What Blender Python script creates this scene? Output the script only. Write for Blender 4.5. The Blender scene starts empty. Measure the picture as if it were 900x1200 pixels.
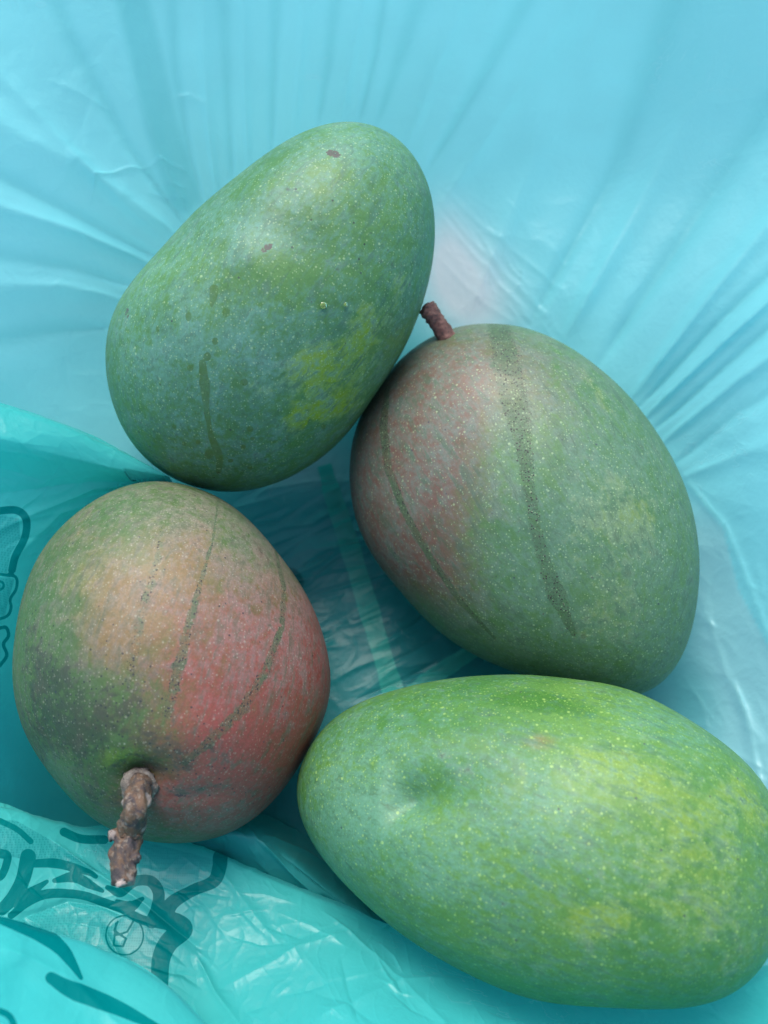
import bpy, math, random
import numpy as np
from mathutils import Vector, Matrix
from mathutils.bvhtree import BVHTree

random.seed(4); RNG = np.random.default_rng(4)
scene = bpy.context.scene
COL = scene.collection

# ------------------------------------------------------------------ camera, sky, sun, exposure
FPX = 1128.0                                   # focal length, in pixels of a 900x1200 picture
PITCH = math.radians(18)
CAM = np.array([0.0, -0.094, 0.34])
RIGHT = np.array([1.0, 0, 0]); VIEW = np.array([0, math.sin(PITCH), -math.cos(PITCH)]); UP = np.array([0, math.cos(PITCH), math.sin(PITCH)])
cd = bpy.data.cameras.new('camera'); cam = bpy.data.objects.new('camera', cd); COL.objects.link(cam)
cam.location = CAM; cam.rotation_euler = (PITCH, 0, 0)
cd.sensor_fit = 'VERTICAL'; cd.sensor_height = 24.0; cd.lens = 24.0 * FPX / 1200
cd.clip_start = 0.005; cd.clip_end = 200
cd.dof.use_dof = True; cd.dof.focus_distance = 0.268; cd.dof.aperture_fstop = 6.3
scene.camera = cam

SUN_EL, SUN_AZ = math.radians(54), math.radians(100)      # azimuth: direction towards the sun, from +X to +Y
world = bpy.data.worlds.new('World'); scene.world = world; world.use_nodes = True
wn = world.node_tree.nodes; wl = world.node_tree.links
sky = wn.new('ShaderNodeTexSky'); sky.sky_type = 'NISHITA'; sky.sun_disc = False
sky.sun_elevation = SUN_EL; sky.sun_rotation = math.pi/2 - SUN_AZ; sky.air_density = 1.0; sky.dust_density = 3.0
wl.new(sky.outputs[0], wn['Background'].inputs[0]); wn['Background'].inputs[1].default_value = 0.15
sd = bpy.data.lights.new('sun', 'SUN'); sun = bpy.data.objects.new('sun', sd); COL.objects.link(sun)
sd.energy = 1.5; sd.angle = math.radians(35); sd.color = (1.0, 0.96, 0.90)
sdir = Vector((math.cos(SUN_EL)*math.cos(SUN_AZ), math.cos(SUN_EL)*math.sin(SUN_AZ), math.sin(SUN_EL)))
sun.rotation_euler = sdir.to_track_quat('Z', 'Y').to_euler(); sun.location = (1, 1, 2)
vs = scene.view_settings; vs.view_transform = 'Standard'; vs.look = 'None'; vs.gamma = 1.0; vs.exposure = 0.95
vs.use_curve_mapping = False
scene.cycles.max_bounces = 10; scene.cycles.diffuse_bounces = 6; scene.cycles.transmission_bounces = 6

# ------------------------------------------------------------------ helpers
def rays(px, py):
    px = np.asarray(px, float)[..., None]; py = np.asarray(py, float)[..., None]
    return VIEW + RIGHT*(px-450)/FPX - UP*(py-600)/FPX
def at(px, py, z):
    """world point on the sight line of a picture point, at height z"""
    d = rays(px, py); t = (np.asarray(z, float)[..., None]-CAM[2])/d[..., 2:3]
    return CAM + d*t
def to_px(P):
    d = P-CAM; k = d@VIEW
    return 450+FPX*(d@RIGHT)/k, 600-FPX*(d@UP)/k
def sstep(a, b, x):
    t = np.clip((x-a)/(b-a), 0, 1); return t*t*(3-2*t)

_perm = RNG.random((256, 256)).astype(np.float64)*2*np.pi
def perlin(x, y):
    xi = np.floor(x).astype(int); yi = np.floor(y).astype(int); xf = x-xi; yf = y-yi
    u = xf*xf*xf*(xf*(xf*6-15)+10); v = yf*yf*yf*(yf*(yf*6-15)+10)
    def g(i, j, dx, dy):
        a = _perm[(xi+i) & 255, (yi+j) & 255]; return np.cos(a)*dx+np.sin(a)*dy
    n00 = g(0, 0, xf, yf); n10 = g(1, 0, xf-1, yf); n01 = g(0, 1, xf, yf-1); n11 = g(1, 1, xf-1, yf-1)
    return ((n00*(1-u)+n10*u)*(1-v)+(n01*(1-u)+n11*u)*v)*1.5
def crease(x, y, p=6):
    """network of thin sharp ridges"""
    return np.clip(1-np.abs(perlin(x, y))*2.2, 0, 1)**p

def polydist(px, py, pts, widths=None):
    """distance to a polyline, parameter along it 0..1, signed side"""
    pts = np.asarray(pts, float); best = np.full(px.shape, 1e9); par = np.zeros(px.shape); side = np.zeros(px.shape)
    L = np.hypot(*(pts[1:]-pts[:-1]).T); cum = np.r_[0, np.cumsum(L)]
    for i in range(len(pts)-1):
        a = pts[i]; b = pts[i+1]; d = b-a
        t = np.clip(((px-a[0])*d[0]+(py-a[1])*d[1])/max(L[i]**2, 1e-12), 0, 1)
        ex = px-a[0]-t*d[0]; ey = py-a[1]-t*d[1]; q = np.hypot(ex, ey); m = q < best
        best = np.where(m, q, best); par = np.where(m, (cum[i]+t*L[i])/cum[-1], par)
        side = np.where(m, np.sign(d[0]*ey-d[1]*ex), side)
    return best, par, side

def rand_creases(X, Y, box, count, seed, ang, L=(30, 110), w=(1.2, 2.6), amp=(.00015, .0005)):
    q = np.random.default_rng(seed); out = np.zeros(len(X))
    for _ in range(count):
        cx_ = q.uniform(box[0], box[2]); cy_ = q.uniform(box[1], box[3]); a = math.radians(q.normal(*ang)); l = q.uniform(*L); ww = q.uniform(*w); am = q.uniform(*amp)*q.choice([-1, 1]); bend = q.normal(0, l*.05)
        dx, dy = math.cos(a)*l/2, -math.sin(a)*l/2; m = (np.abs(X-cx_) < l/2+ww*4+10) & (np.abs(Y-cy_) < l/2+ww*4+10)
        if not m.any(): continue
        d, p_, s_ = polydist(X[m], Y[m], [(cx_-dx, cy_-dy), (cx_+bend*math.sin(a), cy_+bend*math.cos(a)), (cx_+dx, cy_+dy)])
        # one steep and one gentle flank, as in pinched film
        out[m] += am*np.where(s_ > 0, np.exp(-(d/ww)**1.3), np.exp(-(d/(ww*3.5))**1.3))*np.sin(np.pi*np.clip(p_, .02, .98))
    return out
def mesh_from(name, V, Fq, mat, parent=None, smooth=True):
    me = bpy.data.meshes.new(name); V = np.ascontiguousarray(V, dtype=np.float32); Fq = np.ascontiguousarray(Fq, dtype=np.int32)
    k = Fq.shape[1]
    me.vertices.add(len(V)); me.vertices.foreach_set('co', V.ravel())
    me.loops.add(Fq.size); me.loops.foreach_set('vertex_index', Fq.ravel())
    me.polygons.add(len(Fq)); me.polygons.foreach_set('loop_start', np.arange(0, Fq.size, k, dtype=np.int32))
    me.update(calc_edges=True); me.validate()
    me.polygons.foreach_set('use_smooth', np.full(len(me.polygons), smooth)); me.materials.append(mat)
    o = bpy.data.objects.new(name, me); COL.objects.link(o)
    if parent: o.parent = parent
    return o
def grid_faces(n, m, wrap=False):
    i, j = np.meshgrid(np.arange(n-1), np.arange(m if wrap else m-1), indexing='ij'); j2 = (j+1) % m
    return np.stack([i*m+j, i*m+j2, (i+1)*m+j2, (i+1)*m+j], -1).reshape(-1, 4)
def put_attr(o, name, arr):
    if name == 'tint' and o.name not in ('film', 'crumpled_fold', 'side_pleat'): put_attr(o, 'layer_shade', np.zeros((len(arr), 3)))
    if o.name == 'crumpled_fold' and name == 'tint': put_attr(o, 'layer_shade', np.full((len(arr), 3), .6))  # whole fold tinted dark: shade of the pocket put into its colour
    a = o.data.attributes.new(name, 'FLOAT_COLOR', 'POINT')
    full = np.ones((len(arr), 4), np.float32); full[:, :arr.shape[1]] = arr
    a.data.foreach_set('color', full.ravel())
def tag(o, label=None, cat=None, group=None, kind=None):
    for k, v in (('label', label), ('category', cat), ('group', group), ('kind', kind)):
        if v: o[k] = v
    return o

class NT:
    def __init__(s, name):
        s.m = bpy.data.materials.new(name); s.m.use_nodes = True; s.t = s.m.node_tree; s.t.nodes.clear()
        s.out = s.n('ShaderNodeOutputMaterial'); s.co = s.n('ShaderNodeTexCoord').outputs['Object']
    def n(s, t, **kw):
        x = s.t.nodes.new(t)
        for k, v in kw.items(): setattr(x, k, v)
        return x
    def lk(s, a, b): s.t.links.new(a, b)
    def set(s, inp, v):
        if hasattr(v, 'is_linked') or isinstance(v, bpy.types.NodeSocket): s.lk(v, inp)
        elif isinstance(v, tuple) and len(v) == 3 and inp.type == 'RGBA': inp.default_value = (*v, 1)
        else: inp.default_value = v
    def math(s, op, a, b=0.5, c=None, clamp=False):
        x = s.n('ShaderNodeMath', operation=op, use_clamp=clamp); s.set(x.inputs[0], a); s.set(x.inputs[1], b)
        if c is not None: s.set(x.inputs[2], c)
        return x.outputs[0]
    def mix(s, f, a, b, mode='MIX'):
        x = s.n('ShaderNodeMix', data_type='RGBA', blend_type=mode); s.set(x.inputs[0], f); s.set(x.inputs[6], a); s.set(x.inputs[7], b); return x.outputs[2]
    def noise(s, scale, detail=3, rough=.55, dist=0, co=None):
        x = s.n('ShaderNodeTexNoise'); s.lk(co or s.co, x.inputs['Vector']); x.inputs['Scale'].default_value = scale
        x.inputs['Detail'].default_value = detail; x.inputs['Roughness'].default_value = rough; x.inputs['Distortion'].default_value = dist
        return x.outputs[0]
    def vor(s, scale, feature='F1', co=None, rnd=1):
        x = s.n('ShaderNodeTexVoronoi', feature=feature); s.lk(co or s.co, x.inputs['Vector']); x.inputs['Scale'].default_value = scale
        x.inputs['Randomness'].default_value = rnd; return x
    def ramp(s, v, a, b, lo=0, hi=1):
        x = s.n('ShaderNodeMapRange', interpolation_type='SMOOTHSTEP'); s.set(x.inputs[0], v); s.set(x.inputs[1], a); s.set(x.inputs[2], b); s.set(x.inputs[3], lo); s.set(x.inputs[4], hi); return x.outputs[0]
    def attr(s, name):
        x = s.n('ShaderNodeAttribute', attribute_name=name); y = s.n('ShaderNodeSeparateColor'); s.lk(x.outputs['Color'], y.inputs[0]); return y.outputs
    def stretch(s, v, rot=(0, 0, 0)):
        x = s.n('ShaderNodeMapping'); s.lk(s.co, x.inputs[0]); x.inputs['Scale'].default_value = v; x.inputs['Rotation'].default_value = rot; return x.outputs[0]
    def bump(s, h, strength, dist, prev=None):
        x = s.n('ShaderNodeBump'); x.inputs['Strength'].default_value = strength; x.inputs['Distance'].default_value = dist; s.lk(h, x.inputs['Height'])
        if prev: s.lk(prev, x.inputs['Normal'])
        return x.outputs[0]

# ------------------------------------------------------------------ materials
def film_material(name, base=(0.28, 0.84, 0.91), bumpk=1.0, facet=.35):
    """thin translucent turquoise polythene; 'tint' attribute: R pale single layer and painted glow, G printed ink, B halftone ink"""
    t = NT(name); a = t.attr('tint')
    big = t.noise(14, 3); c = t.mix(t.ramp(big, .35, .65), tuple(v*.90 for v in base), base)
    c = t.mix(a[0], c, (0.80, 0.92, 0.97))
    c = t.mix(t.attr('layer_shade')[0], c, (0.045, 0.45, 0.48))      # deep teal: gap and fold shade painted in, also doubled film
    # halftone dots of ink
    v = t.vor(1500, co=t.stretch((1, 1, 1)), rnd=0.0).outputs['Distance']
    dots = t.math('MULTIPLY', t.ramp(v, .34, .48, 1, 0), a[2])
    c = t.mix(t.math('MULTIPLY_ADD', dots, .30, t.math('MULTIPLY', a[2], .38)), c, (0.0, 0.32, 0.33))
    ink = t.ramp(t.math('ADD', a[1], t.math('MULTIPLY', t.math('SUBTRACT', t.noise(700, 2), .5), .10)), .42, .58)
    c = t.mix(ink, c, (0.0, 0.27, 0.27))
    # stress whitening along tiny creases
    cr = t.noise(26, 4, .6, 2.2, co=t.stretch((1, 1, 1), (.3, .2, .7)))
    line = t.ramp(t.math('ABSOLUTE', t.math('SUBTRACT', cr, .5)), .0, .010, 1, 0)
    gate = t.ramp(t.noise(19, 1), .56, .70)
    white = t.math('MULTIPLY', t.math('MULTIPLY', line, gate), .22)
    white = t.math('MULTIPLY', white, t.math('SUBTRACT', 1.0, t.math('MULTIPLY', ink, .8)))
    c = t.mix(white, c, (0.45, 0.82, 0.88))
    h1 = t.noise(60, 4, .6, .25)
    h2 = t.noise(260, 3, .6, .6)
    b = t.bump(h1, .22*bumpk, .004); b = t.bump(h2, .10*bumpk, .0010, b); b = t.bump(white, .5, .0006, b)
    wv = t.n('ShaderNodeVectorMath', operation='MULTIPLY_ADD'); nz = t.n('ShaderNodeTexNoise'); nz.inputs['Scale'].default_value = 30; t.lk(t.co, nz.inputs['Vector']); t.lk(nz.outputs['Color'], wv.inputs[0]); wv.inputs[1].default_value = (.02, .02, .02); t.lk(t.co, wv.inputs[2])
    fc = t.vor(75, co=wv.outputs[0]).outputs['Distance']; fg = t.ramp(t.noise(16, 2), .42, .62)
    b = t.bump(t.math('MULTIPLY', fc, fg), facet, .0022, b)
    d = t.n('ShaderNodeBsdfDiffuse'); tr = t.n('ShaderNodeBsdfTranslucent'); g = t.n('ShaderNodeBsdfAnisotropic')
    g.inputs['Roughness'].default_value = .34
    for x in (d, tr): t.lk(c, x.inputs['Color'])
    for x in (d, tr, g): t.lk(b, x.inputs['Normal'])
    m1 = t.n('ShaderNodeMixShader'); m1.inputs[0].default_value = .58; t.lk(d.outputs[0], m1.inputs[1]); t.lk(tr.outputs[0], m1.inputs[2])
    fr = t.n('ShaderNodeLayerWeight'); t.lk(b, fr.inputs['Normal'])
    m2 = t.n('ShaderNodeMixShader'); t.lk(t.math('MULTIPLY', t.math('MULTIPLY_ADD', t.math('POWER', fr.outputs['Facing'], 4.0), .30, .024, clamp=True), t.math('SUBTRACT', 1.0, t.math('MULTIPLY', ink, .75))), m2.inputs[0]); t.lk(m1.outputs[0], m2.inputs[1]); t.lk(g.outputs[0], m2.inputs[2])
    t.lk(m2.outputs[0], t.out.inputs[0])
    return t.m

def skin_material(name, g1, g2, blush=(0.40, 0.10, 0.07), yellow=(0.20, 0.30, 0.02), bloomc=(0.26, 0.46, 0.36), bloomk=.6, dotc=(0.45, 0.62, 0.33), dots=1.0, dscale=640, axis=0, seed=0.0, grain=1.0):
    """m1: R blush G yellow B bloom; m2: R sap streak G soot B wet/dark; m3: R scar G orange B deep green"""
    t = NT(name)
    mp = t.n('ShaderNodeMapping'); t.lk(t.co, mp.inputs[0]); mp.inputs['Location'].default_value = (seed, seed*.7, -seed); t.co = mp.outputs[0]
    a1 = t.attr('m1'); a2 = t.attr('m2'); a3 = t.attr('m3')
    nb = t.noise(22, 5, .6, .6); nm = t.noise(95, 5, .65, .5); nf = t.noise(520, 4, .65); nff = t.noise(1500, 2, .6); nq = t.noise(260, 4, .7, .4)
    r1 = t.n('ShaderNodeMapping'); t.lk(t.co, r1.inputs[0]); r1.inputs['Rotation'].default_value = (0, 0, -math.radians(axis))
    r2 = t.n('ShaderNodeMapping'); t.lk(r1.outputs[0], r2.inputs[0]); r2.inputs['Scale'].default_value = (.24, 1, 1); ns = t.noise(420, 5, .72, .5, co=r2.outputs[0])
    def soft(m, w=.9, lo=.30, hi=.70):           # ragged-edged mask: mask plus two sizes of noise
        n = t.math('ADD', t.math('MULTIPLY', t.math('SUBTRACT', nm, .5), w), t.math('ADD', t.math('MULTIPLY', t.math('SUBTRACT', nf, .5), w*.7), t.math('MULTIPLY', t.math('SUBTRACT', nq, .5), w*.9)))
        return t.ramp(t.math('ADD', m, n), lo, hi)
    c = t.mix(t.ramp(nb, .3, .7), g1, g2)
    c = t.mix(t.math('MULTIPLY', soft(a3[2], 1.0), .8), c, (0.035, 0.14, 0.015))
    c = t.mix(t.math('MULTIPLY', soft(a1[1], 1.0), .85), c, yellow)
    c = t.mix(t.math('MULTIPLY', t.ramp(t.math('ADD', a3[1], t.math('ADD', t.math('MULTIPLY', t.math('SUBTRACT', nm, .5), .9), t.math('MULTIPLY', t.math('SUBTRACT', nq, .5), .7))), .1, 1.0), .9), c, (0.21, 0.125, 0.055))
    c = t.mix(t.math('MULTIPLY', t.ramp(t.math('ADD', a1[0], t.math('ADD', t.math('MULTIPLY', t.math('SUBTRACT', nm, .5), .8), t.math('ADD', t.math('MULTIPLY', t.math('SUBTRACT', nq, .5), .5), t.math('MULTIPLY', t.math('SUBTRACT', ns, .5), .9)))), .05, .85), .95), c, blush)
    # waxy bloom, mottled
    bl = t.ramp(t.math('ADD', t.math('MULTIPLY', a1[2], .75), t.math('ADD', t.math('MULTIPLY', t.math('SUBTRACT', nm, .5), 1.0), t.math('ADD', t.math('MULTIPLY', t.math('SUBTRACT', nf, .5), .9*grain), t.math('ADD', t.math('MULTIPLY', t.math('SUBTRACT', nq, .5), .55*grain), t.math('MULTIPLY', t.math('SUBTRACT', ns, .5), 1.5*grain))))), .12, .95)
    c = t.mix(t.math('MULTIPLY', bl, bloomk), c, bloomc)
    c = t.mix(t.ramp(nff, .30, .70, 0, .20*grain), c, tuple(v*.45 for v in g1))
    c = t.mix(t.ramp(ns, .47, .66, 0, .50), c, tuple(v*.55 for v in g1))
    # wet / darkened spots
    wet = t.ramp(t.math('ADD', a2[2], t.math('MULTIPLY', t.math('SUBTRACT', nf, .5), .8)), .36, .60)
    c = t.mix(t.math('MULTIPLY', wet, t.ramp(nq, .3, .7, .45, .85)), c, (0.055, 0.120, 0.020))
    # sap streak: olive base, bordered by black-brown specks
    sn = t.math('ADD', a2[0], t.math('ADD', t.math('MULTIPLY', t.math('SUBTRACT', nf, .5), 1.1), t.math('MULTIPLY', t.math('SUBTRACT', nq, .5), 1.3)))
    st = t.ramp(sn, .36, .66)
    c = t.mix(t.math('MULTIPLY', st, t.ramp(nm, .3, .7, .30, .80)), c, (0.050, 0.105, 0.045))
    v1 = t.vor(1350); sp = t.ramp(v1.outputs['Distance'], .26, .44, 1, 0)
    near = t.ramp(t.math('ADD', a2[0], t.math('MULTIPLY', t.math('SUBTRACT', nm, .5), .5)), .22, .60)
    sr = t.n('ShaderNodeSeparateColor'); t.lk(v1.outputs['Color'], sr.inputs[0])
    pick = t.math('LESS_THAN', sr.outputs[0], t.math('MULTIPLY', near, .34))
    c = t.mix(t.math('MULTIPLY', t.math('MULTIPLY', sp, pick), .85), c, (0.030, 0.022, 0.028))
    v5 = t.vor(2300); s5 = t.n('ShaderNodeSeparateColor'); t.lk(v5.outputs['Color'], s5.inputs[0])
    c = t.mix(t.math('MULTIPLY', t.math('MULTIPLY', t.ramp(v5.outputs['Distance'], .25, .5, 1, 0), t.math('LESS_THAN', s5.outputs[0], t.math('MULTIPLY', near, .6))), .7), c, (0.035, 0.035, 0.030))
    # sooty patches
    so = t.ramp(t.math('ADD', a2[1], t.math('ADD', t.math('MULTIPLY', t.math('SUBTRACT', nm, .5), 1.3), t.math('ADD', t.math('MULTIPLY', t.math('SUBTRACT', nf, .5), 1.5), t.math('MULTIPLY', t.math('SUBTRACT', nq, .5), 1.6)))), .38, 1.05)
    c = t.mix(t.math('MULTIPLY', so, .72), c, (0.028, 0.040, 0.028))
    v3 = t.vor(700); s3 = t.n('ShaderNodeSeparateColor'); t.lk(v3.outputs['Color'], s3.inputs[0])
    pk = t.math('LESS_THAN', s3.outputs[0], t.math('MULTIPLY', t.ramp(a2[1], .03, .7), .65))
    c = t.mix(t.math('MULTIPLY', t.math('MULTIPLY', t.ramp(v3.outputs['Distance'], .14, .26, 1, 0), pk), .8), c, (0.02, 0.025, 0.03))
    # lenticels
    v2 = t.vor(dscale); s2 = t.n('ShaderNodeSeparateColor'); t.lk(v2.outputs['Color'], s2.inputs[0])
    rad = t.math('MULTIPLY_ADD', t.math('POWER', s2.outputs[1], 2.0), .13, .02)
    dm = t.math('MULTIPLY', t.ramp(t.math('SUBTRACT', v2.outputs['Distance'], rad), 0, .17, 1, 0), t.ramp(s2.outputs[0], .0, .7))
    dm = t.math('MULTIPLY', dm, t.math('MULTIPLY', t.ramp(nb, .25, .6, .45, 1), .36*dots))
    c = t.mix(dm, c, dotc)
    v6 = t.vor(1250); s6 = t.n('ShaderNodeSeparateColor'); t.lk(v6.outputs['Color'], s6.inputs[0])
    d6 = t.math('MULTIPLY', t.ramp(v6.outputs['Distance'], .14, .34, 1, 0), t.ramp(s6.outputs[0], .35, .9, 0, .34))
    c = t.mix(d6, c, dotc)
    # few dark specks
    v4 = t.vor(210); s4 = t.n('ShaderNodeSeparateColor'); t.lk(v4.outputs['Color'], s4.inputs[0])
    fk = t.math('MULTIPLY', t.ramp(v4.outputs['Distance'], .045, .085, 1, 0), t.math('GREATER_THAN', s4.outputs[0], .80))
    c = t.mix(t.math('MULTIPLY', fk, .7), c, (0.03, 0.03, 0.06))
    # scars
    sc_ = t.ramp(t.math('ADD', a3[0], t.math('ADD', t.math('MULTIPLY', t.math('SUBTRACT', nf, .5), 1.8), t.math('MULTIPLY', t.math('SUBTRACT', nff, .5), 1.6))), .50, .72)
    c = t.mix(t.math('MULTIPLY', sc_, .85), c, t.mix(nff, (0.02, 0.012, 0.02), (0.10, 0.07, 0.07)))
    # hairline scratches
    sc2 = t.noise(9, 3, .5, 2.5, co=t.stretch((1, 1, 1), (.4, .9, .2)))
    ln = t.math('MULTIPLY', t.ramp(t.math('ABSOLUTE', t.math('SUBTRACT', sc2, .47)), 0, .0022, 1, 0), t.ramp(nb, .52, .6))
    c = t.mix(t.math('MULTIPLY', ln, .35), c, (0.05, 0.08, 0.04))
    p = t.n('ShaderNodeBsdfPrincipled'); t.lk(c, p.inputs['Base Color'])
    r = t.ramp(nm, .3, .7, .42, .58); r = t.math('SUBTRACT', r, t.math('MULTIPLY', wet, .18)); t.lk(r, p.inputs['Roughness'])
    p.inputs['Specular IOR Level'].default_value = .42
    b = t.bump(nb, .25, .004); b = t.bump(nm, .20, .0010, b); b = t.bump(dm, .20, .00020, b); b = t.bump(nf, .16, .00020, b); b = t.bump(ns, .15, .0003, b)
    b = t.bump(t.math('MULTIPLY', sp, pick), .4, .0002, b)
    t.lk(b, p.inputs['Normal']); t.lk(p.outputs[0], t.out.inputs[0])
    return t.m

def bark_material(name, c1, c2, c3, lich=.8):
    t = NT(name); n1 = t.noise(260, 5, .65, .8); n2 = t.noise(700, 4, .7); n3 = t.noise(180, 2)
    c = t.mix(t.ramp(n1, .38, .6), c1, c2); c = t.mix(t.ramp(n2, .52, .66, 0, .85), c, c3)
    c = t.mix(t.ramp(n3, .58, .64, 0, lich), c, (0.36, 0.32, 0.30))
    p = t.n('ShaderNodeBsdfPrincipled'); t.lk(c, p.inputs['Base Color']); p.inputs['Roughness'].default_value = .75
    t.lk(t.bump(n2, .8, .0005, t.bump(n1, .8, .001)), p.inputs['Normal']); t.lk(p.outputs[0], t.out.inputs[0]); return t.m
def plain(name, c, rough=.8, sc=40, **kw):
    t = NT(name); n = t.noise(sc, 5); p = t.n('ShaderNodeBsdfPrincipled')
    t.lk(t.mix(n, tuple(v*.75 for v in c), tuple(min(1, v*1.2) for v in c)), p.inputs['Base Color']); p.inputs['Roughness'].default_value = rough
    for k, v in kw.items(): p.inputs[k.replace('_', ' ')].default_value = v
    t.lk(t.bump(n, .3, .002), p.inputs['Normal']); t.lk(p.outputs[0], t.out.inputs[0]); return t.m

FILM = film_material('turquoise_film')
FILM2 = film_material('double_turquoise_film', (0.085, 0.66, 0.63), facet=.34)

# ------------------------------------------------------------------ mangoes
FR = {
 'A': dict(c=(-0.034, 0.0584, 0.074), T=.041, r=[45.3,47.0,49.0,51.3,53.7,56.3,58.8,60.9,62.5,63.4,63.3,62.1,60.0,57.1,53.6,50.1,46.9,44.1,41.9,40.2,39.0,38.2,37.6,37.3,37.1,37.2,37.7,38.5,39.8,41.6,43.7,46.1,48.5,50.6,52.6,54.3,56.0,57.6,59.0,60.3,61.2,61.6,61.6,61.2,60.3,59.1,57.5,55.7,53.7,51.7,49.8,48.0,46.3,44.8,43.5,42.4,41.7,41.2,41.1,41.1,41.4,42.0,42.8,43.9]),
 'B': dict(c=(0.0469, 0.003, 0.043), T=.0405, r=[50.9,49.8,48.9,48.1,47.5,47.2,47.1,47.2,47.6,48.3,49.1,50.1,51.4,53.0,54.7,56.6,58.5,60.2,61.8,63.2,64.1,64.7,65.0,65.1,65.0,64.7,64.1,63.3,62.2,61.0,59.7,58.5,57.2,55.8,54.3,52.8,51.3,50.1,49.2,48.8,48.7,48.7,49.0,49.3,49.7,50.3,51.1,52.1,53.6,55.6,58.3,61.5,64.6,67.1,68.3,68.1,66.6,64.3,61.8,59.4,57.3,55.4,53.7,52.2]),
 'C': dict(c=(-0.0647, -0.0482, 0.051), T=.047, r=[48.3,47.7,47.1,46.6,46.3,46.1,46.0,46.1,46.4,47.1,48.1,49.4,50.7,52.0,53.1,54.1,54.9,55.3,55.4,55.0,54.3,53.4,52.5,51.5,50.5,49.4,48.2,47.0,45.9,45.0,44.3,43.9,43.7,43.6,43.6,43.6,43.7,43.7,43.8,44.0,44.3,45.0,45.8,46.9,47.9,48.8,49.5,50.2,50.8,51.3,51.8,52.2,52.3,52.1,51.6,51.1,50.6,50.3,50.0,49.9,49.8,49.7,49.4,49.0]),
 'D': dict(c=(0.0464, -0.0975, 0.060), T=.041, r=[60.7,60.1,58.9,57.3,55.3,53.2,51.3,49.7,48.5,47.5,46.6,45.8,45.0,44.3,43.9,43.9,44.2,44.8,45.7,46.8,48.4,50.3,52.7,55.5,58.8,62.6,66.7,70.5,73.4,74.7,74.1,71.7,67.9,63.6,59.3,55.4,52.2,49.4,47.1,45.2,43.6,42.4,41.5,40.9,40.6,40.4,40.4,40.5,40.8,41.2,41.9,43.1,44.7,46.8,49.4,52.3,55.0,57.3,59.0,59.9,60.4,60.7,60.8,60.9]),
}
def frame_of(c):
    n = CAM-c; n = n/np.linalg.norm(n); e1 = RIGHT-n*(RIGHT@n); e1 /= np.linalg.norm(e1); return e1, np.cross(n, e1), n
def cube_sphere(n):
    u = np.tan(np.linspace(-1, 1, n+1)*math.pi/4); a, b = np.meshgrid(u, u, indexing='ij'); o = np.ones_like(a)
    pts = []; fs = []; off = 0; base = grid_faces(n+1, n+1)
    for s, f in (((o, a, b), 0), ((-o, a, b), 1), ((a, o, b), 1), ((a, -o, b), 0), ((a, b, o), 0), ((a, b, -o), 1)):
        pts.append(np.stack(s, -1).reshape(-1, 3)); fs.append((base[:, ::-1] if f else base)+off); off += (n+1)**2
    P = np.concatenate(pts); Fc = np.concatenate(fs); P /= np.linalg.norm(P, axis=1)[:, None]
    key = np.round(P*1e5).astype(np.int64); _, idx, inv = np.unique(key, axis=0, return_index=True, return_inverse=True)
    return P[idx], inv.ravel()[Fc]
SPH, SPHF = cube_sphere(165)
SPH0 = SPH.copy()

def fruit_shape(k):
    d = FR[k]; c = np.array(d['c']); e1, e2, n = frame_of(c); r = np.array(d['r'])/1000
    th = np.arctan2(SPH[:, 1], SPH[:, 0]) % (2*np.pi); rho = np.hypot(SPH[:, 0], SPH[:, 1])
    TA = np.arange(65)*2*np.pi/64
    # smooth periodic interpolation through Fourier series
    f = np.fft.rfft(r)/64; rad = np.full(th.shape, f[0].real); ell = rad.copy()
    for h in range(1, 14):
        term = 2*(f[h].real*np.cos(h*th)-f[h].imag*np.sin(h*th)); rad = rad+term
        if h == 2: ell = ell+term
    w = rho**2; rad = ell*(1-w)+rad*w
    P = c+np.outer(rad*rho*np.cos(th), e1)+np.outer(rad*rho*np.sin(th), e2)+np.outer(d['T']*SPH[:, 2], n)
    N = (P-c); N /= np.linalg.norm(N, axis=1)[:, None]
    front = sstep(-.05, .25, SPH[:, 2])
    return P, N, front, c
def gauss(X, Y, cx, cy, rx, ry=None, ang=0):
    ry = ry or rx; a = math.radians(ang); dx = X-cx; dy = Y-cy
    u = dx*math.cos(a)+dy*math.sin(a); v = -dx*math.sin(a)+dy*math.cos(a); return np.exp(-(u/rx)**2-(v/ry)**2)
def spot(X, Y, cx, cy, rx, ry=None, ang=0):      # harder-edged spot, 1 inside, .5 at the rim
    ry = ry or rx; a = math.radians(ang); dx = X-cx; dy = Y-cy
    u = dx*math.cos(a)+dy*math.sin(a); v = -dx*math.sin(a)+dy*math.cos(a); q = np.hypot(u/rx, v/ry); return 1-sstep(.6, 1.4, q)
def streak(X, Y, pts, ws):
    d, p, s = polydist(X, Y, pts); w = np.interp(p, np.linspace(0, 1, len(ws)), ws); return 1-sstep(.5, 1.6, d/w)

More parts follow.
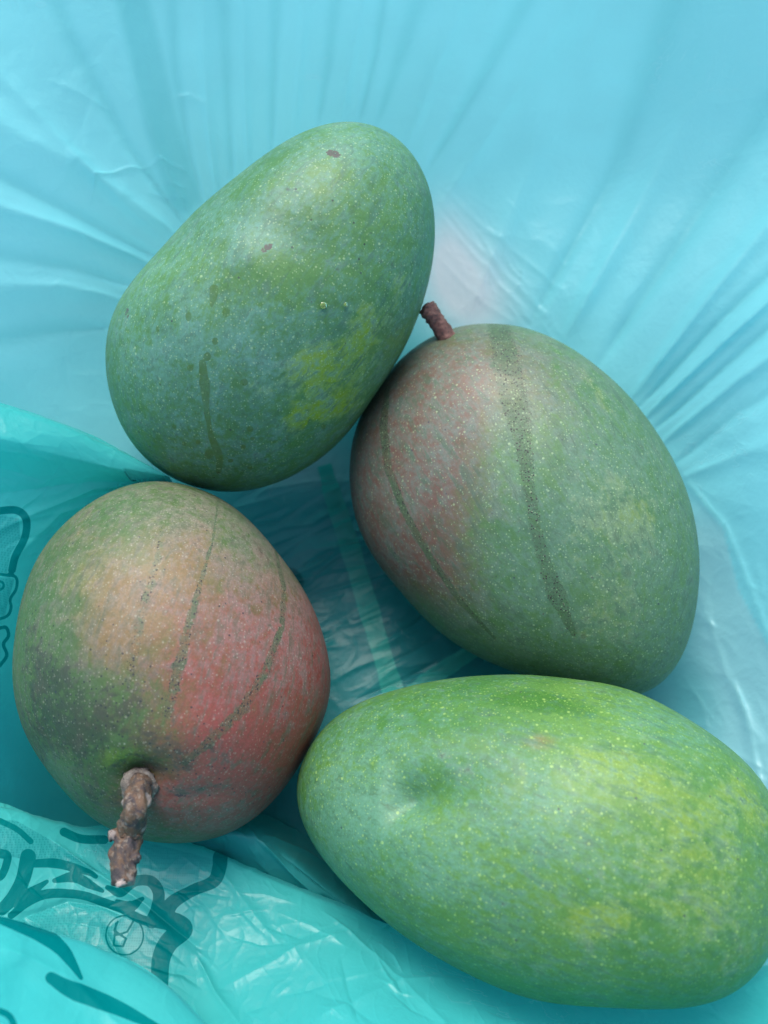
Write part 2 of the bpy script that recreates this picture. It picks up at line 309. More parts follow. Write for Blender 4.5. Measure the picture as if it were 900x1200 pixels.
def make_mango(k, label, mat, marks, dents, squeeze=()):
    P, N, front, c = fruit_shape(k); X, Y = to_px(P)
    disp = np.zeros(len(P))
    for f in dents: disp += f(X, Y)*front
    P = P+N*disp[:, None]
    for (wx, wy, wz, rr, dep) in squeeze:        # flattened where two fruits press on each other
        q = np.linalg.norm(P-np.array([wx, wy, wz]), axis=1); P = P-N*(dep*np.exp(-(q/rr)**2))[:, None]
    M = marks(X, Y, N)
    for kk in M: M[kk] = np.clip(M[kk], 0, 1.2)*(front if kk not in ('bloom', 'blush') else np.maximum(front, .5))
    g = lambda n_: M.get(n_, np.zeros(len(P)))
    low = P[:, 2].min(); org = np.array([c[0], c[1], low])
    o = mesh_from('mango', P-org, SPHF, mat); o.location = org
    put_attr(o, 'm1', np.stack([g('blush'), g('yellow'), g('bloom')], 1))
    put_attr(o, 'm2', np.stack([g('streak'), g('soot'), g('wet')], 1))
    put_attr(o, 'm3', np.stack([g('scar'), g('orange'), g('deep')], 1))
    tag(o, label, 'mango', 'mangoes lying in the bag')
    FR[k]['P'] = P; FR[k]['obj'] = o; FR[k]['org'] = org
    return o

# --- top left, green
def marks_a(X, Y, N):
    y = 1.2*gauss(X, Y, 368, 428, 30, 18, -25)+.3*gauss(X, Y, 380, 450, 60, 50)+.75*gauss(X, Y, 425, 385, 26, 42, 25)+.8*gauss(X, Y, 385, 478, 34, 15, -20)+.7*gauss(X, Y, 345, 492, 14, 24)+.45*gauss(X, Y, 290, 460, 30, 26)+.35*gauss(X, Y, 400, 440, 70, 60)+.55*gauss(X, Y, 470, 330, 14, 60, 20)+.35*gauss(X, Y, 485, 215, 10, 35, -25)
    y = y*.75+1.2*spot(X, Y, 370, 482, 7, 6.5)+1.2*spot(X, Y, 395, 479, 7, 6.5)+.9*spot(X, Y, 352, 490, 8, 12)+.9*spot(X, Y, 367, 425, 20, 14, -20)+.7*spot(X, Y, 385, 437, 14, 8, 20)
    dp = .6*gauss(X, Y, 268, 325, 24, 15, -20)+.45*gauss(X, Y, 338, 222, 9, 24, 10)+.25*gauss(X, Y, 350, 330, 60, 30)
    wet = streak(X, Y, [(237, 425), (240, 450), (242, 480), (247, 510), (258, 538), (256, 552)], [4, 6.5, 3.5, 3, 5.5, 3.5])*.75+streak(X, Y, [(335, 410), (336, 450), (338, 500), (340, 545)], [1.5, 3, 5, 5])*.42
    for s in ((265,366,4.5,5.5),(221,371,3.5,5.5),(185,386,2,4),(252,400,3.5,4.5),(223,431,4,4),(243,418,4.5,5),(293,503,4,3.5),(286,448,5,4),(232,518,3,3),(245,532,5,6),(285,524,3,3),(293,548,3,2),(296,514,3,2),(216,520,2.5,2.5),(270,540,3,2),(204,500,2.5,2.5),(379,500,3,3)):
        wet = np.maximum(wet, spot(X, Y, *s))
    wet = np.maximum(wet, streak(X, Y, [(251, 339), (250, 350), (248, 358)], [5, 4, 2]))
    sc = spot(X, Y, 390, 181, 9, 4.5, 15)+.8*spot(X, Y, 313, 290, 8, 4, -35)+.6*spot(X, Y, 149, 367, 2.5, 8)
    soot = .30*gauss(X, Y, 342, 222, 9)+.30*gauss(X, Y, 436, 270, 4, 10, 30)+.4*gauss(X, Y, 303, 475, 9, 14)+.5*gauss(X, Y, 460, 310, 18, 7)+.40*gauss(X, Y, 175, 525, 34, 10, 50)+.25*gauss(X, Y, 240, 560, 60, 8, 10)+.2*gauss(X, Y, 410, 262, 60, 50)
    bl = .55+.35*gauss(X, Y, 285, 265, 50, 35)+.3*gauss(X, Y, 200, 400, 60, 90)+.25*gauss(X, Y, 300, 400, 60, 60)+.25*gauss(X, Y, 430, 170, 60, 40)-.35*gauss(X, Y, 340, 320, 60, 25)
    return dict(yellow=y, deep=dp, wet=wet, scar=sc, soot=soot, bloom=bl)
make_mango('A', 'green mango with yellow blotches and dark drip spots, leaning against the far bag wall',
    skin_material('green_skin', (0.055, 0.16, 0.05), (0.09, 0.22, 0.06), yellow=(0.22, 0.33, 0.008), bloomc=(0.135, 0.33, 0.30), bloomk=.68, axis=58, seed=.3), marks_a,
    [lambda X, Y: -.0010*gauss(X, Y, 330, 275, 70, 30, 20), lambda X, Y: .0005*gauss(X, Y, 290, 300, 45, 28, -30), lambda X, Y: .0007*gauss(X, Y, 325, 380, 22, 80),
     lambda X, Y: .0006*gauss(X, Y, 420, 230, 60, 60)], [(-0.002, .0395, .058, .012, .0009)])
# --- right, green with purple flush
def marks_b(X, Y, N):
    b = .85*gauss(X, Y, 495, 530, 85, 120, -10)+.6*gauss(X, Y, 440, 600, 60, 90)+.50*gauss(X, Y, 560, 430, 80, 60)+.45*gauss(X, Y, 510, 670, 80, 40, 40)+.22*gauss(X, Y, 650, 470, 80, 80)
    b = b*1.15*(1-.5*gauss(X, Y, 604, 540, 26, 90, -10))
    st = streak(X, Y, [(452, 452), (449, 500), (455, 550), (475, 602), (505, 655), (540, 705), (580, 748)], [3, 4.6, 4, 3.6, 3.4, 2.8, 1.4])*1.15
    s2 = streak(X, Y, [(584, 380), (592, 420), (601, 460), (612, 510), (618, 560), (628, 620), (640, 665), (655, 705), (672, 742)], [12, 17, 16, 11, 7, 7.5, 7, 10, 3])
    s2 = s2*(.78+.22*gauss(X, Y, 655, 700, 30, 60))
    y = .55*gauss(X, Y, 700, 460, 8, 36, -35)+.35*gauss(X, Y, 745, 600, 40, 40)+.3*gauss(X, Y, 720, 720, 60, 50)+.3*gauss(X, Y, 672, 475, 10, 8)+.4*gauss(X, Y, 700, 620, 80, 110)
    o = .40*gauss(X, Y, 470, 500, 30, 60)+.3*gauss(X, Y, 560, 600, 60, 60)+.25*gauss(X, Y, 682, 490, 30, 30)
    dp = .35*gauss(X, Y, 560, 690, 70, 35, 30)+.3*gauss(X, Y, 760, 760, 40, 40)
    bl = .70+.2*gauss(X, Y, 700, 600, 90, 120)-.25*gauss(X, Y, 520, 640, 50, 60)
    soot = .22*gauss(X, Y, 660, 650, 4)+.18*gauss(X, Y, 700, 740, 60, 22)+.25*gauss(X, Y, 540, 390, 80, 12)+.4*gauss(X, Y, 665, 637, 4)+.18*gauss(X, Y, 440, 480, 25, 60)
    return dict(blush=b, streak=np.maximum(st*.9, s2), yellow=y, orange=o, deep=dp, bloom=bl, soot=soot)
make_mango('B', 'green mango with dull purple flush, two dark sap streaks and a short upper stem',
    skin_material('flushed_skin', (0.060, 0.15, 0.055), (0.095, 0.20, 0.065), blush=(0.16, 0.080, 0.065), yellow=(0.17, 0.24, 0.03), bloomc=(0.145, 0.27, 0.235), bloomk=.55, axis=-60, seed=1.7), marks_b,
    [lambda X, Y: -.0008*gauss(X, Y, 604, 540, 20, 140, -10)], [(-0.002, .0395, .058, .012, .0012)])
# --- lower left, red flush
def marks_c(X, Y, N):
    b = .06+.9*gauss(X, Y, 310, 880, 110, 75, -25)+.8*gauss(X, Y, 365, 770, 55, 90)+.50*gauss(X, Y, 225, 790, 60, 90)+.6*gauss(X, Y, 250, 950, 120, 35)+.35*gauss(X, Y, 290, 720, 50, 80)
    o = .95*gauss(X, Y, 215, 690, 70, 90, 15)+.8*gauss(X, Y, 140, 740, 50, 60)+.35*gauss(X, Y, 100, 650, 60, 60)+.5*gauss(X, Y, 280, 800, 60, 60)+.55*gauss(X, Y, 315, 680, 25, 30)
    st = streak(X, Y, [(256, 585), (250, 630), (236, 680), (222, 730), (210, 780), (196, 835)], [1.2, 1.8, 3.4, 5.5, 7.5, 6])*.68
    st = np.maximum(st, streak(X, Y, [(322, 640), (333, 690), (330, 735), (312, 785), (285, 830), (250, 862), (215, 893)], [1.5, 3, 4, 5.5, 7, 7, 4])*.66)
    st = np.maximum(st, streak(X, Y, [(190, 615), (186, 650), (168, 710), (158, 760), (150, 800)], [3, 5, 6, 7, 6])*.44)
    soot = .12+.28*gauss(X, Y, 120, 840, 110, 80)+.70*gauss(X, Y, 68, 800, 24, 48, -20)+.62*gauss(X, Y, 95, 870, 45, 28, 40)+.40*gauss(X, Y, 140, 830, 40, 35)+.45*gauss(X, Y, 50, 850, 20, 50)+.4*gauss(X, Y, 190, 900, 60, 18)+.35*gauss(X, Y, 215, 870, 45, 28)+.25*gauss(X, Y, 275, 930, 50, 18)+.35*gauss(X, Y, 35, 760, 14, 70)+.5*gauss(X, Y, 130, 935, 50, 15)
    y = .8*gauss(X, Y, 135, 890, 34, 22)+.3*gauss(X, Y, 185, 880, 30, 20)+.45*gauss(X, Y, 110, 700, 50, 60)+.3*gauss(X, Y, 180, 620, 60, 40)
    dp = .5*gauss(X, Y, 90, 650, 50, 45)+.4*gauss(X, Y, 150, 595, 60, 20)+.55*gauss(X, Y, 25, 740, 20, 80)
    bl = .55+.5*gauss(X, Y, 300, 650, 55, 45, 40)+.45*gauss(X, Y, 350, 740, 35, 60)+.35*gauss(X, Y, 215, 600, 60, 30)+.2*gauss(X, Y, 270, 740, 50, 70)+.25*gauss(X, Y, 50, 900, 30, 30)-.45*gauss(X, Y, 130, 860, 80, 40)-.3*gauss(X, Y, 300, 880, 70, 50)
    sc = .7*spot(X, Y, 213, 934, 14, 2, 5)
    return dict(blush=b, orange=o, streak=st, soot=soot, yellow=y, deep=dp, bloom=bl, scar=sc)
make_mango('C', 'red-blushed mango with sooty green side and long knobbly stem pointing at the viewer',
    skin_material('red_skin', (0.058, 0.115, 0.040), (0.085, 0.145, 0.048), blush=(0.29, 0.058, 0.052), yellow=(0.16, 0.24, 0.03), bloomc=(0.29, 0.27, 0.25), bloomk=.44, dotc=(0.42, 0.42, 0.32), dots=.9, axis=75, seed=3.1, grain=1.4), marks_c,
    [lambda X, Y: -.0045*gauss(X, Y, 164, 912, 26, 20), lambda X, Y: .0015*gauss(X, Y, 200, 860, 70, 35), lambda X, Y: -.0005*gauss(X, Y, 235, 932, 40, 10, -5)],
    [(-.022, -.0735, .0515, .012, .0010)])
# --- lower right, green and yellow
def marks_d(X, Y, N):
    y = .55*gauss(X, Y, 720, 900, 110, 50, 15)+.6*gauss(X, Y, 700, 1080, 60, 30, -10)+.4*gauss(X, Y, 840, 1080, 90, 90)+.45*gauss(X, Y, 800, 980, 80, 80)+.4*gauss(X, Y, 690, 1075, 30, 15)+.4*gauss(X, Y, 590, 1120, 60, 14, 25)+.5*gauss(X, Y, 880, 940, 20, 60, -30)
    dp = .08+.9*gauss(X, Y, 620, 822, 50, 13, 5)+.4*gauss(X, Y, 680, 835, 40, 15, 15)+.35*gauss(X, Y, 430, 850, 35, 15)+.25*gauss(X, Y, 500, 930, 55, 40)+.5*gauss(X, Y, 460, 935, 14, 10)+.25*gauss(X, Y, 600, 1010, 60, 50)
    bl = .50+.65*gauss(X, Y, 410, 950, 60, 90, 20)+.4*gauss(X, Y, 500, 1010, 80, 50, 30)+.25*gauss(X, Y, 620, 960, 70, 60)+.25*gauss(X, Y, 790, 850, 60, 30, 30)-.35*gauss(X, Y, 620, 820, 90, 25)
    o = .62*gauss(X, Y, 632, 868, 26, 12)+.18*gauss(X, Y, 850, 1120, 70, 40)+.15*gauss(X, Y, 640, 1050, 20, 20)
    sc = .35*spot(X, Y, 612, 872, 4, 3)+.35*spot(X, Y, 636, 868, 3, 3)
    return dict(yellow=y, deep=dp, bloom=bl, orange=o, scar=sc, soot=.18*gauss(X, Y, 452, 938, 12, 9))
make_mango('D', 'large plain green mango turning yellow, with a dimple, lying sideways nearest the viewer',
    skin_material('bright_skin', (0.050, 0.17, 0.040), (0.105, 0.235, 0.045), yellow=(0.17, 0.28, 0.035), bloomc=(0.125, 0.32, 0.27), bloomk=.55, dotc=(0.42, 0.62, 0.16), dots=1.15, dscale=560, grain=1.2, axis=-24, seed=5.2), marks_d,
    [lambda X, Y: -.0056*sstep(440, 462, X+.15*(Y-936))*np.exp(-((X-455)/52)**2-((Y-934+.12*(X-455))/25)**2), lambda X, Y: -.0016*gauss(X, Y, 500, 925, 70, 40, -15)],
    [(-.022, -.0735, .0515, .012, .0010)])

# stems, knobbly
def tube(name, pts, radii, mat, parent, org, n=40, m=26, knob=.18, seed=0, cut=True):
    pts = np.asarray(pts, float); t = np.linspace(0, 1, len(pts)); tt = np.linspace(0, 1, n)
    C = np.stack([np.interp(tt, t, pts[:, i]) for i in range(3)], 1)
    for _ in range(3): C[1:-1] = (C[:-2]+2*C[1:-1]+C[2:])/4
    R = np.interp(tt, t, radii); T = np.gradient(C, axis=0); T /= np.linalg.norm(T, axis=1)[:, None]
    a = np.cross(T, [0.3, 0.1, 1.0]); a /= np.linalg.norm(a, axis=1)[:, None]; b = np.cross(T, a)
    ph = np.arange(m)*2*np.pi/m
    k = 1+knob*perlin(np.cos(ph)[None]*1.3+tt[:, None]*7+seed, np.sin(ph)[None]*1.3+tt[:, None]*5+seed*2)+.5*knob*perlin(np.cos(ph)[None]*3+tt[:, None]*19+seed, np.sin(ph)[None]*3+seed)
    ring = C[:, None]+(R[:, None]*k)[..., None]*(np.cos(ph)[None, :, None]*a[:, None]+np.sin(ph)[None, :, None]*b[:, None])
    V = ring.reshape(-1, 3)
    caps = []
    for i, s in ((0, -1), (n-1, 1)):
        for q in (.6, .15): caps.append(C[i]+(ring[i]-C[i])*q+T[i]*s*R[i]*(.12 if q > .5 else .05))
    F_ = [*map(tuple, grid_faces(n, m, True))]; base = n*m
    V = np.concatenate([V]+caps)
    for e, first in ((0, 0), (1, (n-1)*m)):
        r1 = base+e*2*m; r2 = r1+m
        for j in range(m):
            j2 = (j+1) % m
            F_.append((first+j, first+j2, r1+j2, r1+j)); F_.append((r1+j, r1+j2, r2+j2, r2+j))
    return mesh_from(name, V-org, np.array(F_), mat, parent)
def along(k, px, py, lift):
    """point lift metres above the skin of a fruit on the sight line of (px,py)"""
    d = rays(px, py); d = d/np.linalg.norm(d); P = FR[k]['P']; v = P-CAM; s = v@d; q = np.linalg.norm(v-np.outer(s, d), axis=1)
    near = np.argsort(q)[:60]; return CAM+d*(s[near].min()-lift)
mangoC = FR['C']['obj']; oC = FR['C']['org']
bark = bark_material('stem_bark', (0.040, 0.034, 0.038), (0.115, 0.068, 0.040), (0.19, 0.16, 0.13), .5)
p = [along('C', 164, 916, -.003), along('C', 163, 925, .004), along('C', 158, 950, .010), along('C', 152, 975, .016)]
tip = at(144, 1036, p[-1][2]+.004); p += [p[-1]*.5+tip*.5+np.array([-.0006, 0, 0]), tip]
stem = tube('stem', p, [.0033, .0033, .0031, .0035, .0035, .0027], bark, mangoC, oC, n=70, m=36, knob=.26, seed=2)
col = tube('collar', [p[0]+(p[1]-p[0])*.30, p[0]+(p[1]-p[0])*.75], [.0047, .0043], bark_material('collar_bark', (0.10, 0.08, 0.07), (0.20, 0.17, 0.14), (0.30, 0.27, 0.23), .3), mangoC, oC, n=10, m=40, knob=.25, seed=7)
col.parent = stem
ends = plain('cut_wood', (0.40, 0.33, 0.30), .8, 900)
dtip = (tip-p[-2]); dtip /= np.linalg.norm(dtip)
sc_ = tube('cut_end', [tip-dtip*.0012+np.array([0, 0, .0026]), tip+dtip*.0002+np.array([.0002, 0, .0021])], [.0011, .0013], ends, stem, oC, n=5, m=14, knob=.6, seed=3)
for a_, b_ in ((.22, .0016), (.62, -.0035), (.80, .0030)):
    i = a_*(len(p)-1); j = int(i); q = p[j]+(p[min(j+1, len(p)-1)]-p[j])*(i-j)
    tube('bud_scar', [q+np.array([b_*.8, 0, .0008]), q+np.array([b_*1.35, -.0003, .0016])], [.0017, .0012], bark, stem, oC, n=6, m=14, knob=.4, seed=a_*9)
mangoB = FR['B']['obj']; oB = FR['B']['org']
bz = along('B', 522, 396, 0)
s0 = at(526, 400, bz[2]-.004); s1 = at(514, 380, bz[2]-.001); s2 = at(506, 368, bz[2]+.001); s3 = at(500, 360, bz[2]+.0015)
bark2 = bark_material('brown_stem_bark', (0.13, 0.06, 0.05), (0.20, 0.10, 0.08), (0.07, 0.045, 0.04), .0)
st2 = tube('stem', [s0, s1, s2, s3], [.0032, .0026, .0027, .0030], bark2, mangoB, oB, n=40, m=26, knob=.16, seed=5)
dd = (s3-s2)/np.linalg.norm(s3-s2)
tube('cut_end', [s3, s3+dd*.0008], [.0021, .0013], plain('dark_cut_wood', (0.06, 0.04, 0.045), .8, 900), st2, oB, n=4, m=16, knob=.2, seed=9)

# sap drops on the topmost mango
dropm = NT('sap_drop'); pp = dropm.n('ShaderNodeBsdfPrincipled'); pp.inputs['Base Color'].default_value = (.50, .66, .25, 1); pp.inputs['Roughness'].default_value = .06
pp.inputs['Transmission Weight'].default_value = .8; pp.inputs['IOR'].default_value = 1.4; dropm.lk(pp.outputs[0], dropm.out.inputs[0]); dropm = dropm.m
sS, sF = cube_sphere(8)
for x, y, r in ((379, 358, .00095), (405, 357, .0006)):
    q = along('A', x, y, 0); e1, e2, n = frame_of(np.array(FR['A']['c']))
    nn = q-np.array(FR['A']['c']); nn /= np.linalg.norm(nn)
    V = q+r*(sS-np.outer(sS@nn, nn)*.62)
    mesh_from('sap_drop', V-FR['A']['org'], sF, dropm, FR['A']['obj'])

# ------------------------------------------------------------------ the bag
bag = bpy.data.objects.new('plastic_bag', None); COL.objects.link(bag); bag.location = (0, 0, 0)
tag(bag, 'open turquoise plastic carrier bag holding the four mangoes, with dark teal printing', 'plastic bag')

# underside of the fruits, so that the film runs below them
UX = np.arange(-.13, .15, .0015); UY = np.arange(-.17, .14, .0015); UND = np.full((len(UX), len(UY)), 9.0)
fs_all = [tuple(map(int, f)) for f in cube_sphere(40)[1]]
SPH, _ = cube_sphere(40)
for k in 'ABCD':
    Pl, _, _, _ = fruit_shape(k); tree = BVHTree.FromPolygons([Vector(v) for v in Pl], fs_all)
    lo = Pl.min(0)-.002; hi = Pl.max(0)+.002
    for i in np.nonzero((UX > lo[0]) & (UX < hi[0]))[0]:
        for j in np.nonzero((UY > lo[1]) & (UY < hi[1]))[0]:
            h = tree.ray_cast(Vector((UX[i], UY[j], -.2)), Vector((0, 0, 1)))
            if h[0] is not None: UND[i, j] = min(UND[i, j], h[0].z)
SPH = SPH0
def underside(x, y):
    fx = np.clip((x-UX[0])/.0015, 0, len(UX)-1.001); fy = np.clip((y-UY[0])/.0015, 0, len(UY)-1.001)
    i = fx.astype(int); j = fy.astype(int); a = fx-i; b = fy-j
    q = UND[i, j]*(1-a)*(1-b)+UND[i+1, j]*a*(1-b)+UND[i, j+1]*(1-a)*b+UND[i+1, j+1]*a*b
    m = np.minimum(np.minimum(UND[i, j], UND[i+1, j]), np.minimum(UND[i, j+1], UND[i+1, j+1]))
    return np.where(q > 1, np.where(m < 1, m+.012, 9), q)
def below(P, gap=.0012):
    P[:, 2] = np.minimum(P[:, 2], underside(P[:, 0], P[:, 1])-gap); return P

# base shape of the film: thin-plate surface through heights guessed along the picture
CT = [(0,0,.115),(150,0,.108),(300,0,.103),(450,0,.10),(600,0,.10),(750,0,.103),(900,0,.112),
 (0,130,.10),(150,130,.088),(300,120,.080),(450,120,.072),(600,130,.068),(750,130,.073),(900,130,.088),
 (0,300,.080),(100,300,.068),(180,290,.058),(545,300,.042),(650,300,.048),(780,300,.060),(900,300,.076),
 (0,430,.060),(90,430,.045),(520,350,.030),(700,400,.042),(820,430,.056),(900,430,.070),
 (0,560,.035),(100,560,.03),(340,600,.004),(400,540,.008),(830,560,.042),(900,560,.060),
 (0,700,.02),(420,700,0),(370,650,0),(835,700,.026),(900,700,.045),
 (0,870,.006),(60,940,.0),(420,780,0),(500,780,0),(800,840,.012),(860,850,.022),(900,880,.032),
 (300,980,.0),(400,1040,.004),(150,1100,.0),(0,1100,.01),(600,1180,.012),(300,1200,.01),(900,1180,.035),(700,1200,.02)]
CW = [at(a, b, c) for a, b, c in CT]+[np.array(v) for v in ((-.035,.05,.006),(.045,0,-.001),(-.065,-.048,-.001),(.046,-.09,.004),
 (-.30,.30,.23),(0,.30,.22),(.30,.30,.22),(.30,0,.21),(.30,-.25,.21),(-.30,0,.21),(-.30,-.25,.21),(0,-.30,.17),(.18,-.1,.10),(-.2,-.1,.11),(.2,.1,.15),(-.2,.1,.15),(0,-.2,.07),(.15,-.2,.1),(-.15,-.2,.1),(0,.22,.18),(.12,.22,.185),(-.12,.22,.185))]
CW = np.array(CW)
def tps(r): return np.where(r > 1e-9, r*r*np.log(np.maximum(r, 1e-9)), 0)
K = tps(np.linalg.norm(CW[:, None, :2]-CW[None, :, :2], axis=2))+np.eye(len(CW))*2e-4
Pm = np.c_[np.ones(len(CW)), CW[:, :2]]; Am = np.block([[K, Pm], [Pm.T, np.zeros((3, 3))]])
sol = np.linalg.solve(Am, np.r_[CW[:, 2], 0, 0, 0])
def base_z(x, y):
    z = sol[-3]+sol[-2]*x+sol[-1]*y
    for i in range(len(CW)): z = z+sol[i]*tps(np.hypot(x-CW[i, 0], y-CW[i, 1]))
    return z
def spaced(lo, a, b, hi, step, outer):
    mid = np.arange(a, b, step); L = np.linspace(lo, a, outer, endpoint=False); R = np.linspace(b, hi, outer); return np.concatenate([L, mid, R])
xs = spaced(-.29, -.158, .158, .29, .00054, 90); ys = spaced(-.27, -.150, .185, .29, .00054, 80)
GX, GY = np.meshgrid(xs, ys, indexing='ij'); gx = GX.ravel(); gy = GY.ravel()
# coarse thin-plate then bilinear
cx = np.linspace(-.29, .29, 180); cy = np.linspace(-.27, .29, 180); CX, CY = np.meshgrid(cx, cy, indexing='ij'); CZ = base_z(CX, CY)
def bil(x, y):
    fx = np.clip((x-cx[0])/(cx[1]-cx[0]), 0, 178.999); fy = np.clip((y-cy[0])/(cy[1]-cy[0]), 0, 178.999); i = fx.astype(int); j = fy.astype(int); a = fx-i; b = fy-j
    a = a; b = b
    return CZ[i, j]*(1-a)*(1-b)+CZ[i+1, j]*a*(1-b)+CZ[i, j+1]*(1-a)*b+CZ[i+1, j+1]*a*b
gz = bil(gx, gy)
X, Y = to_px(np.stack([gx, gy, gz], 1))
PXM = .00027
def fold(X, Y, pts, w0, w1, amp, sharp=1.6):
    """a pleat in the film: a ridge that widens from w0 to w1 pixels along its line"""
    d, p, s = polydist(X, Y, pts); w = w0+(w1-w0)*p
    return amp*np.exp(-np.abs(d/w)**sharp)*np.minimum(1, p*6+.25)
h = np.zeros(len(gx)); fold_shade = np.zeros(len(gx))
# pleats fanning out of the top-left mango
for pts, w0, w1, amp in (
  ([(215,285),(120,215),(0,150)],6,26,.0034), ([(195,305),(100,255),(-40,185)],4,14,-.0023), ([(185,315),(90,275),(-40,235)],4,16,.0029), ([(165,335),(80,310),(-40,290)],4,18,-.0021),
  ([(150,355),(70,340),(-40,340)],4,20,.0026), ([(140,380),(60,385),(-40,400)],5,20,-.0020),
  ([(228,262),(195,200),(160,100),(140,-20)],4,20,.0022), ([(240,250),(222,180),(205,80),(200,-30)],3,12,-.0016), ([(255,232),(245,150),(240,60),(240,-30)],3,12,.0018), ([(272,218),(268,140),(262,0)],3,12,-.0014),
  ([(292,202),(288,120),(285,-30)],3,9,.0016), ([(318,182),(320,90),(325,-30)],3,12,-.0014), ([(345,160),(352,80),(360,-30)],3,9,.0015), ([(372,150),(385,70),(395,-30)],3,14,-.0012), ([(400,143),(415,60),(430,-30)],3,8,.0014),
  ([(440,148),(470,60),(500,-30)],4,20,-.0008), ([(480,165),(520,60),(560,-40)],4,16,.0016), ([(500,200),(570,80),(640,-40)],4,20,-.0014), ([(512,250),(600,120),(700,-40)],5,22,.0014), ([(420,143),(440,60),(455,-40)],3,9,-.0014), ([(225,272),(150,170),(80,40),(50,-40)],4,16,-.0020), ([(205,295),(110,210),(20,110),(-40,60)],4,14,.0016),
  ([(545,380),(620,200),(650,-30)],5,36,.0019), ([(620,380),(720,200),(800,-30)],6,30,-.0022), ([(660,400),(800,150),(880,-30)],8,36,.0035),
  ([(700,430),(820,250),(960,40)],6,30,-.0026), ([(742,465),(830,350),(960,190)],4,18,.0035), ([(748,478),(850,370),(960,270)],3,12,-.0029), ([(755,490),(850,400),(960,300)],2.5,9,.0032),
  ([(765,505),(850,430),(960,335)],3,10,-.0026), ([(775,520),(860,450),(960,380)],3,12,.0029), ([(790,545),(870,480),(960,430)],4,16,-.0019), ([(800,560),(880,530),(960,500)],4,20,.0019),
  ([(508,230),(560,290),(640,370)],3,4,.0005), ([(510,245),(565,310),(620,375)],2,3,.0005), ([(512,215),(570,270),(660,340)],2,4,.0004), ([(512,300),(560,350),(600,378)],2,4,.0004),
  ([(105,238),(118,216),(150,199),(190,192),(216,201)],2,2,.0011), ([(172,226),(195,233),(217,236)],1.6,1.6,.0010), ([(178,214),(200,219),(216,222)],1.4,1.4,.0008), ([(205,110),(222,112),(238,124)],2.5,2,.0010), ([(60,95),(95,110),(125,125)],4,3,.0005),
  ([(75,380),(82,400),(80,420)],1.5,1.5,.0004), ([(410,70),(440,88),(462,100)],1.5,1.5,.0003), ([(455,95),(475,60),(485,50)],2,2,.0003),
  ([(800,560),(850,620),(905,760)],3,6,.0012), ([(820,700),(850,790),(890,870)],4,8,.0010), ([(860,800),(875,850),(890,920)],3,6,.0012)):
    h += fold(X, Y, pts, w0, w1, amp)
    if w1 >= 8: fold_shade = np.maximum(fold_shade, fold(X, Y, pts, w0*.8, w1*.75, 1.0, 2.2)*(.17 if amp < 0 else 0)*sstep(620, 480, pts[0][1]))  # pleat valleys painted darker, standing in for shade in the folds
# fine crinkles
rs = np.random.default_rng(11)
def seg(cx_, cy_, ang, L, w, amp):
    a = math.radians(ang); dx, dy = math.cos(a)*L/2, -math.sin(a)*L/2
    bend = rs.normal(0, L*.05)
    pts = [(cx_-dx, cy_-dy), (cx_+bend*math.sin(a), cy_+bend*math.cos(a)), (cx_+dx, cy_+dy)]
    m = (np.abs(X-cx_) < L/2+w*4+10) & (np.abs(Y-cy_) < L/2+w*4+10)
    if not m.any(): return
    d, p_, s_ = polydist(X[m], Y[m], pts); h[m] += amp*np.exp(-(d/w)**1.5)*np.sin(np.pi*np.clip(p_, .02, .98))
for i in range(70):                                   # floor between the fruits
    x = rs.uniform(290, 560); y = rs.uniform(560, 800); seg(x, y, rs.normal(24, 10), rs.uniform(50, 150), rs.uniform(1.6, 3.6), rs.choice([-1, 1])*rs.uniform(.0004, .0012))
for i in range(34):                                   # right-hand pocket
    seg(rs.uniform(790, 900), rs.uniform(580, 920), rs.normal(-55, 25), rs.uniform(30, 110), rs.uniform(1.5, 3), rs.uniform(.0002, .0006))
for i in range(40):                                   # left wall
    seg(rs.uniform(0, 150), rs.uniform(270, 520), rs.normal(-15, 35), rs.uniform(25, 90), rs.uniform(1.2, 2.6), rs.uniform(.00012, .00035))
for i in range(36):                                   # feathery lines right of the topmost fruit
    x = rs.uniform(515, 650); seg(x, 215+(x-510)*1.0+rs.normal(20, 28), rs.normal(-52, 9), rs.uniform(30, 110), rs.uniform(1.1, 1.9), rs.uniform(.0001, .00028))
for bx, ct, sd_, an, *rest in (((0,0,420,300),30,61,(60,30),(30,120),(1.5,4),(.0001,.0003)), ((560,300,900,560),26,62,(48,12),(40,160),(1.5,4),(.0001,.0003)), ((0,300,140,560),40,63,(-20,25),(20,80),(1.2,2.5),(.0001,.00035)), ((280,540,560,800),60,64,(26,9),(40,130),(1.2,3),(.0002,.0008)), ((520,800,900,950),1,65,(0,9))):
    h += rand_creases(X, Y, bx, ct, sd_, an, *rest)
h += .00035*perlin(gx*55+3, gy*55)+.00018*crease(gx*70, gy*70+9)*(perlin(gx*20, gy*20) > -.1)
gz = gz+h
P = below(np.stack([gx, gy, gz], 1)); gz = P[:, 2]
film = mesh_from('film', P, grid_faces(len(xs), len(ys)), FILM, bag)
X, Y = to_px(P)
pale = 1.15*gauss(X, Y, 545, 338, 46, 66, -25)+.4*gauss(X, Y, 522, 290, 26, 50)+.5*gauss(X, Y, 350, 540, 70, 40)  # glow beside the stem and brighter top of the gap, painted pale
dd_, pp_, side_ = polydist(X, Y, [(798, 560), (848, 618), (866, 690), (905, 765), (960, 860)])
pocket = np.where((side_ > 0) & (X > 700) & (Y > 540), 1-np.exp(-dd_/1.5), 0)*sstep(560, 640, Y)
pale = np.clip(np.maximum(pale, pocket*.30), 0, 1)*(sstep(980, 930, Y) if False else (Y < 1000))
teal = .5*gauss(X, Y, 185, 60, 18, 90, 0)
